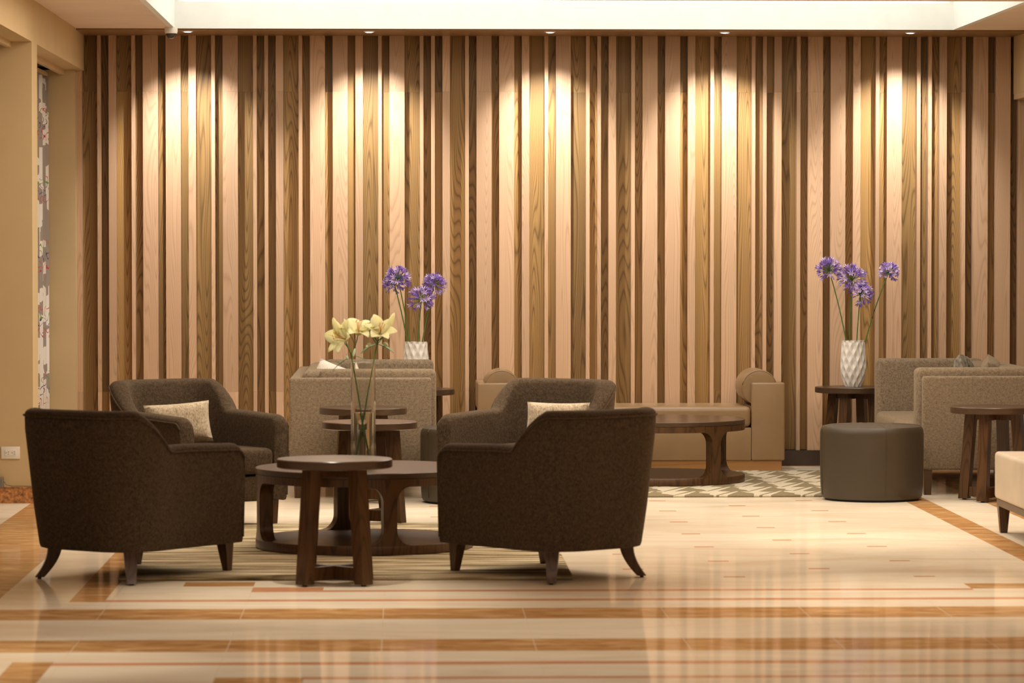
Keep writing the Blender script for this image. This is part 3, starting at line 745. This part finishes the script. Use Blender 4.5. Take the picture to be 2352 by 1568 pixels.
def agapanthus(label, base, pts, head, r, seed, tilt=(0, 0, 1), group=''):
    """one stem with its round head of trumpet florets; pts and head relative to base"""
    rnd = random.Random(seed)
    t = thing('agapanthus', label, 'flower', base, 0, group)
    P = [Vector(p) for p in pts]; hv = Vector(head); curve = []
    a, b, c = P[0], P[1], hv
    for i in range(13):
        f = i/12; curve.append(a*(1-f)**2+b*2*f*(1-f)+c*f*f)
    bm = bmesh.new(); tube(bm, curve, [.0050-.0012*i/12 for i in range(13)], 7); obj('stem', bm, M['stem'], t)
    bm = bmesh.new(); tv = Vector(tilt).normalized(); n = 62
    for i in range(n):
        # fibonacci sphere biased towards the tilt
        z = 1-2*(i+.5)/n; th = i*2.39996; q = math.sqrt(1-z*z)
        d = Vector((q*math.cos(th), q*math.sin(th), z))+tv*.35+Vector([rnd.uniform(-.16, .16) for _ in range(3)])
        d.normalize()
        if d.dot(tv) < -.72: continue
        ln = r*rnd.uniform(.45, .62); e = hv+d*ln
        tube(bm, [hv+d*.004, hv+d*ln*.5+Vector((0, 0, -.002)), e], .0011, 4, mi=2)
        op = rnd.random(); mi = 1 if rnd.random() < .55 else 0
        side = d.cross(Vector((.3, .5, .8))).normalized(); up = d.cross(side)
        fl = r*rnd.uniform(.36, .50)
        if op < .25:
            tube(bm, [e, e+d*fl*.4, e+d*fl*.85, e+d*fl], [.0018, .0045, .0045, .001], 6, mi=0)
        else:
            tube(bm, [e, e+d*fl*.45], [.0015, .0036], 6, mi=0)
            for k in range(6):
                a_ = k*PI/3+rnd.random()*.3; o = side*math.cos(a_)+up*math.sin(a_); o2 = side*math.cos(a_+PI/2)+up*math.sin(a_+PI/2)
                p0 = e+d*fl*.40+o*.002; p1 = e+d*fl*.78+o*fl*.26; p2 = e+d*fl*.98+o*fl*(.50+.12*rnd.random()); wv = .0042
                vs = [bm.verts.new(p0+o2*.0015), bm.verts.new(p0-o2*.0015), bm.verts.new(p1-o2*wv+d*.0006), bm.verts.new(p1+o2*wv+d*.0006), bm.verts.new(p2)]
                vb = [bm.verts.new(v.co-d*.0008-o*.0003) for v in vs]
                for fc in ((vs[0], vs[1], vs[2], vs[3]), (vs[3], vs[2], vs[4]), (vb[3], vb[2], vb[1], vb[0]), (vb[4], vb[2], vb[3]),
                           (vs[1], vb[1], vb[2], vs[2]), (vs[2], vb[2], vb[4], vs[4]), (vs[4], vb[4], vb[3], vs[3]), (vs[3], vb[3], vb[0], vs[0])):
                    f = bm.faces.new(fc); f.material_index = mi
    obj('flower_head', bm, [M['violet'], M['lilac'], M['stem']], t)
    return t
# right vase (scale 322 px per metre in the photo gives these metres)
VR = (3.235, 24.80, .5925); VL = (.107, 24.56, .5925)
v = obj('ceramic_vase', facet_vase(), M['white_ceramic'], None, VR); tag(v, 'white faceted ceramic vase on the side table between bench and right sofa', 'vase', 'white faceted vases')
v2 = v.copy(); C.objects.link(v2); v2.location = VL; tag(v2, 'white faceted ceramic vase partly hidden behind the left sofa', 'vase', 'white faceted vases')
gr = 'agapanthus stems in the white vases'
agapanthus('purple agapanthus leaning far left in the right vase', VR, [(-.008, 0, .02), (-.05, 0, .42)], (-.178, -.02, .830), .100, 1, (-.1, 0, 1), gr)
agapanthus('largest purple agapanthus head, upright in the right vase', VR, [(-.022, .01, .02), (-.035, 0, .40)], (-.008, .01, .765), .112, 2, (0, -.3, 1), gr)
agapanthus('low purple agapanthus head, third from the left in the right vase', VR, [(.01, -.01, .02), (.018, -.02, .35)], (.045, -.03, .66), .095, 3, (.5, -.3, .5), gr)
agapanthus('small purple agapanthus leaning far right in the right vase', VR, [(.02, .01, .02), (.09, .01, .42)], (.252, .0, .815), .080, 4, (.2, 0, 1), gr)
agapanthus('purple agapanthus head at left in the left vase', VL, [(.0, 0, .02), (-.045, 0, .42)], (-.125, 0, .770), .102, 5, (-.1, -.2, 1), gr)
agapanthus('lowest purple agapanthus head, in front in the left vase', VL, [(.0, -.02, .02), (.01, -.03, .35)], (.040, -.04, .625), .108, 6, (.1, -.2, 1), gr)
agapanthus('purple agapanthus head at right in the left vase', VL, [(.005, .02, .02), (.05, .02, .42)], (.130, .02, .730), .092, 7, (.1, -.1, 1), gr)

agapanthus('purple agapanthus head tucked behind the left one in the left vase', VL, [(-.012, .03, .02), (-.06, .05, .40)], (-.150, .06, .735), .085, 8, (-.3, .2, 1), gr)
# glass cylinder with lilies
GX, GY, GZ = -.196, 18.25, .438
t = thing('glass_vase', 'tall clear glass cylinder vase with water on the round coffee table', 'vase', (GX, GY, GZ))
bm = bmesh.new(); ro, h = .065, .548
lathe(bm, [(.0005, .0005), (ro-.004, .0005), (ro, .004), (ro, h-.001), (ro-.002, h), (ro-.0045, h-.001), (ro-.0045, .022), (ro-.010, .016), (.0005, .016)], 64); obj('cylinder', bm, M['glass'], t)
bm = bmesh.new(); lathe(bm, [(.0005, .0165), (ro-.012, .0165), (ro-.0049, .0235), (ro-.0049, .285), (.0005, .285)], 64); obj('water', bm, M['water'], t)
def petal(bm, base, d, out, side, Ln, wd, curl, mi=0, n=8):
    rows = []
    for i in range(n+1):
        f = i/n; wv = wd*math.sin(PI*min(.985, .10+f*.88))**.8
        p = base+d*Ln*(math.sin(f*curl)/curl if curl > .01 else f)+out*Ln*((1-math.cos(f*curl))/curl if curl > .01 else 0)
        nn = (out*math.cos(f*curl)-d*math.sin(f*curl))*-1
        rows.append([bm.verts.new(p-side*wv/2+nn*wv*.10), bm.verts.new(p-nn*wv*.08), bm.verts.new(p+side*wv/2+nn*wv*.10)])
    for a, b in zip(rows, rows[1:]):
        for k in range(2):
            f = bm.faces.new((a[k], a[k+1], b[k+1], b[k])); f.material_index = mi
def thick(o, th=.0012):
    m = o.modifiers.new('thick', 'SOLIDIFY'); m.thickness = th; return o
def lily(parent, pos, d, size, curl=1.3, nm='flower', seed=0):
    rnd = random.Random(seed); d = Vector(d).normalized(); pos = Vector(pos)
    s = d.cross(Vector((.2, .9, .3))).normalized(); u = d.cross(s).normalized(); bm = bmesh.new()
    for k in range(6):
        a = k*PI/3+.2; o = s*math.cos(a)+u*math.sin(a); sd = s*math.cos(a+PI/2)+u*math.sin(a+PI/2)
        dd = (d*.86+o*.5).normalized(); oo = (o-dd*o.dot(dd)).normalized()
        petal(bm, pos+o*.003, dd, oo, sd, size*rnd.uniform(.92, 1.05), size*(.62 if k % 2 else .46), curl*rnd.uniform(.85, 1.1))
    fo = thick(obj(nm, bm, M['lily'], parent))
    bm = bmesh.new()
    for k in range(6):
        a = k*PI/3+.5; o = s*math.cos(a)+u*math.sin(a); p = pos+d*size*.68+o*size*.14
        tube(bm, [pos, pos+d*size*.4+o*size*.05, p], .0009, 4); tube(bm, [p-u*.005, p+u*.005], .0022, 5)
    obj('stamens', bm, M['anther'], fo)
    return fo
def budm(parent, pos, d, ln, r, mat='lily_bud'):
    d = Vector(d).normalized(); pos = Vector(pos); bm = bmesh.new()
    tube(bm, [pos+d*ln*f for f in (0, .12, .35, .65, .88, 1)], [r*.3, r*.7, r, r*.95, r*.6, r*.12], 10); return obj('bud', bm, M[mat], parent)
def leafm(parent, pos, d, ln, wd, droop=.8):
    d = Vector(d).normalized(); bm = bmesh.new(); sd = d.cross(Vector((0, 0, 1)))
    sd = sd.normalized() if sd.length > .05 else Vector((1, 0, 0))
    petal(bm, Vector(pos), d, Vector((0, 0, -1)), sd, ln, wd, droop); return thick(obj('leaf', bm, M['leaf'], parent), .001)
def px(x, y, dy=0): return ((x-834)/438.0, dy, 1.59-(y-567)/438.0-GZ)
def qcurve(a, b, c, n=16): a, b, c = map(Vector, (a, b, c)); return [a*(1-f)**2+b*2*f*(1-f)+c*f*f for f in [i/n for i in range(n+1)]]
l1 = thing('lily_stem', 'yellow lily stem leaning left with two open blooms in the glass vase', 'flower', (GX, GY, GZ), 0, 'lily stems in the glass vase')
bm = bmesh.new(); tube(bm, qcurve((.026, .01, .03), px(828, 930, 0), px(806, 812, 0)), .0035, 8)
tube(bm, qcurve(px(806, 812), px(797, 795), px(794, 783)), .0028, 7); tube(bm, qcurve(px(806, 812), px(818, 795), px(822, 768)), .0028, 7)
tube(bm, qcurve(px(797, 795), px(785, 780), px(776, 762)), .002, 7); tube(bm, qcurve(px(815, 790), px(808, 775), px(797, 752)), .002, 7)
obj('stem', bm, M['stem'], l1)
lily(l1, px(797, 780, -.01), (-.70, -.60, .30), .128, .9, seed=1)
lily(l1, px(823, 768, .0), (.05, -.45, .90), .118, 1.35, seed=2)
budm(l1, px(776, 764, -.03), (-.30, -.1, 1), .085, .015, 'lily'); budm(l1, px(800, 758, -.03), (-.35, -.1, 1), .065, .010)
budm(l1, px(800, 826, -.01), (-.4, -.1, 1), .036, .007); budm(l1, px(812, 818, -.02), (.2, -.1, 1), .045, .008)
leafm(l1, px(806, 818), (-.75, -.1, -.35), .11, .022, .5); leafm(l1, px(808, 815), (.9, -.2, -.1), .085, .016, .5); leafm(l1, px(803, 806), (-.3, .1, .9), .07, .016, .3)
l2 = thing('lily_stem', 'yellow lily stem at right with a long bud in the glass vase', 'flower', (GX, GY, GZ), 0, 'lily stems in the glass vase')
bm = bmesh.new(); tube(bm, qcurve((-.034, -.01, .03), px(838, 930, -.01), px(866, 790, 0)), .0033, 8)
tube(bm, qcurve(px(866, 790), px(868, 778), px(872, 765)), .0026, 7); tube(bm, qcurve(px(866, 790), px(880, 775), px(889, 758)), .0022, 7)
tube(bm, qcurve(px(866, 790), px(858, 780), px(851, 768)), .002, 7)
obj('stem', bm, M['stem'], l2)
lily(l2, px(872, 768, -.01), (.15, -.7, .7), .108, 1.0, seed=3)
lily(l2, px(853, 768, .02), (-.35, -.2, .95), .092, .7, seed=5)
budm(l2, px(888, 760), (.42, 0, 1), .105, .016, 'lily'); budm(l2, px(857, 752), (-.1, 0, 1), .055, .013); budm(l2, px(850, 754, -.01), (-.8, -.1, .5), .040, .010)
for (a, b) in (((866, 783), (-.6, -.2, .9)), ((868, 783), (.75, -.2, .75)), ((864, 790), (-.9, -.3, -.2)), ((868, 790), (.9, -.3, -.15))):
    leafm(l2, px(*a), b, .095, .034, .7)
budm(l2, px(880, 787, -.02), (.5, -.4, -.3), .035, .011); budm(l2, px(851, 788, -.02), (-.5, -.4, -.4), .035, .010)
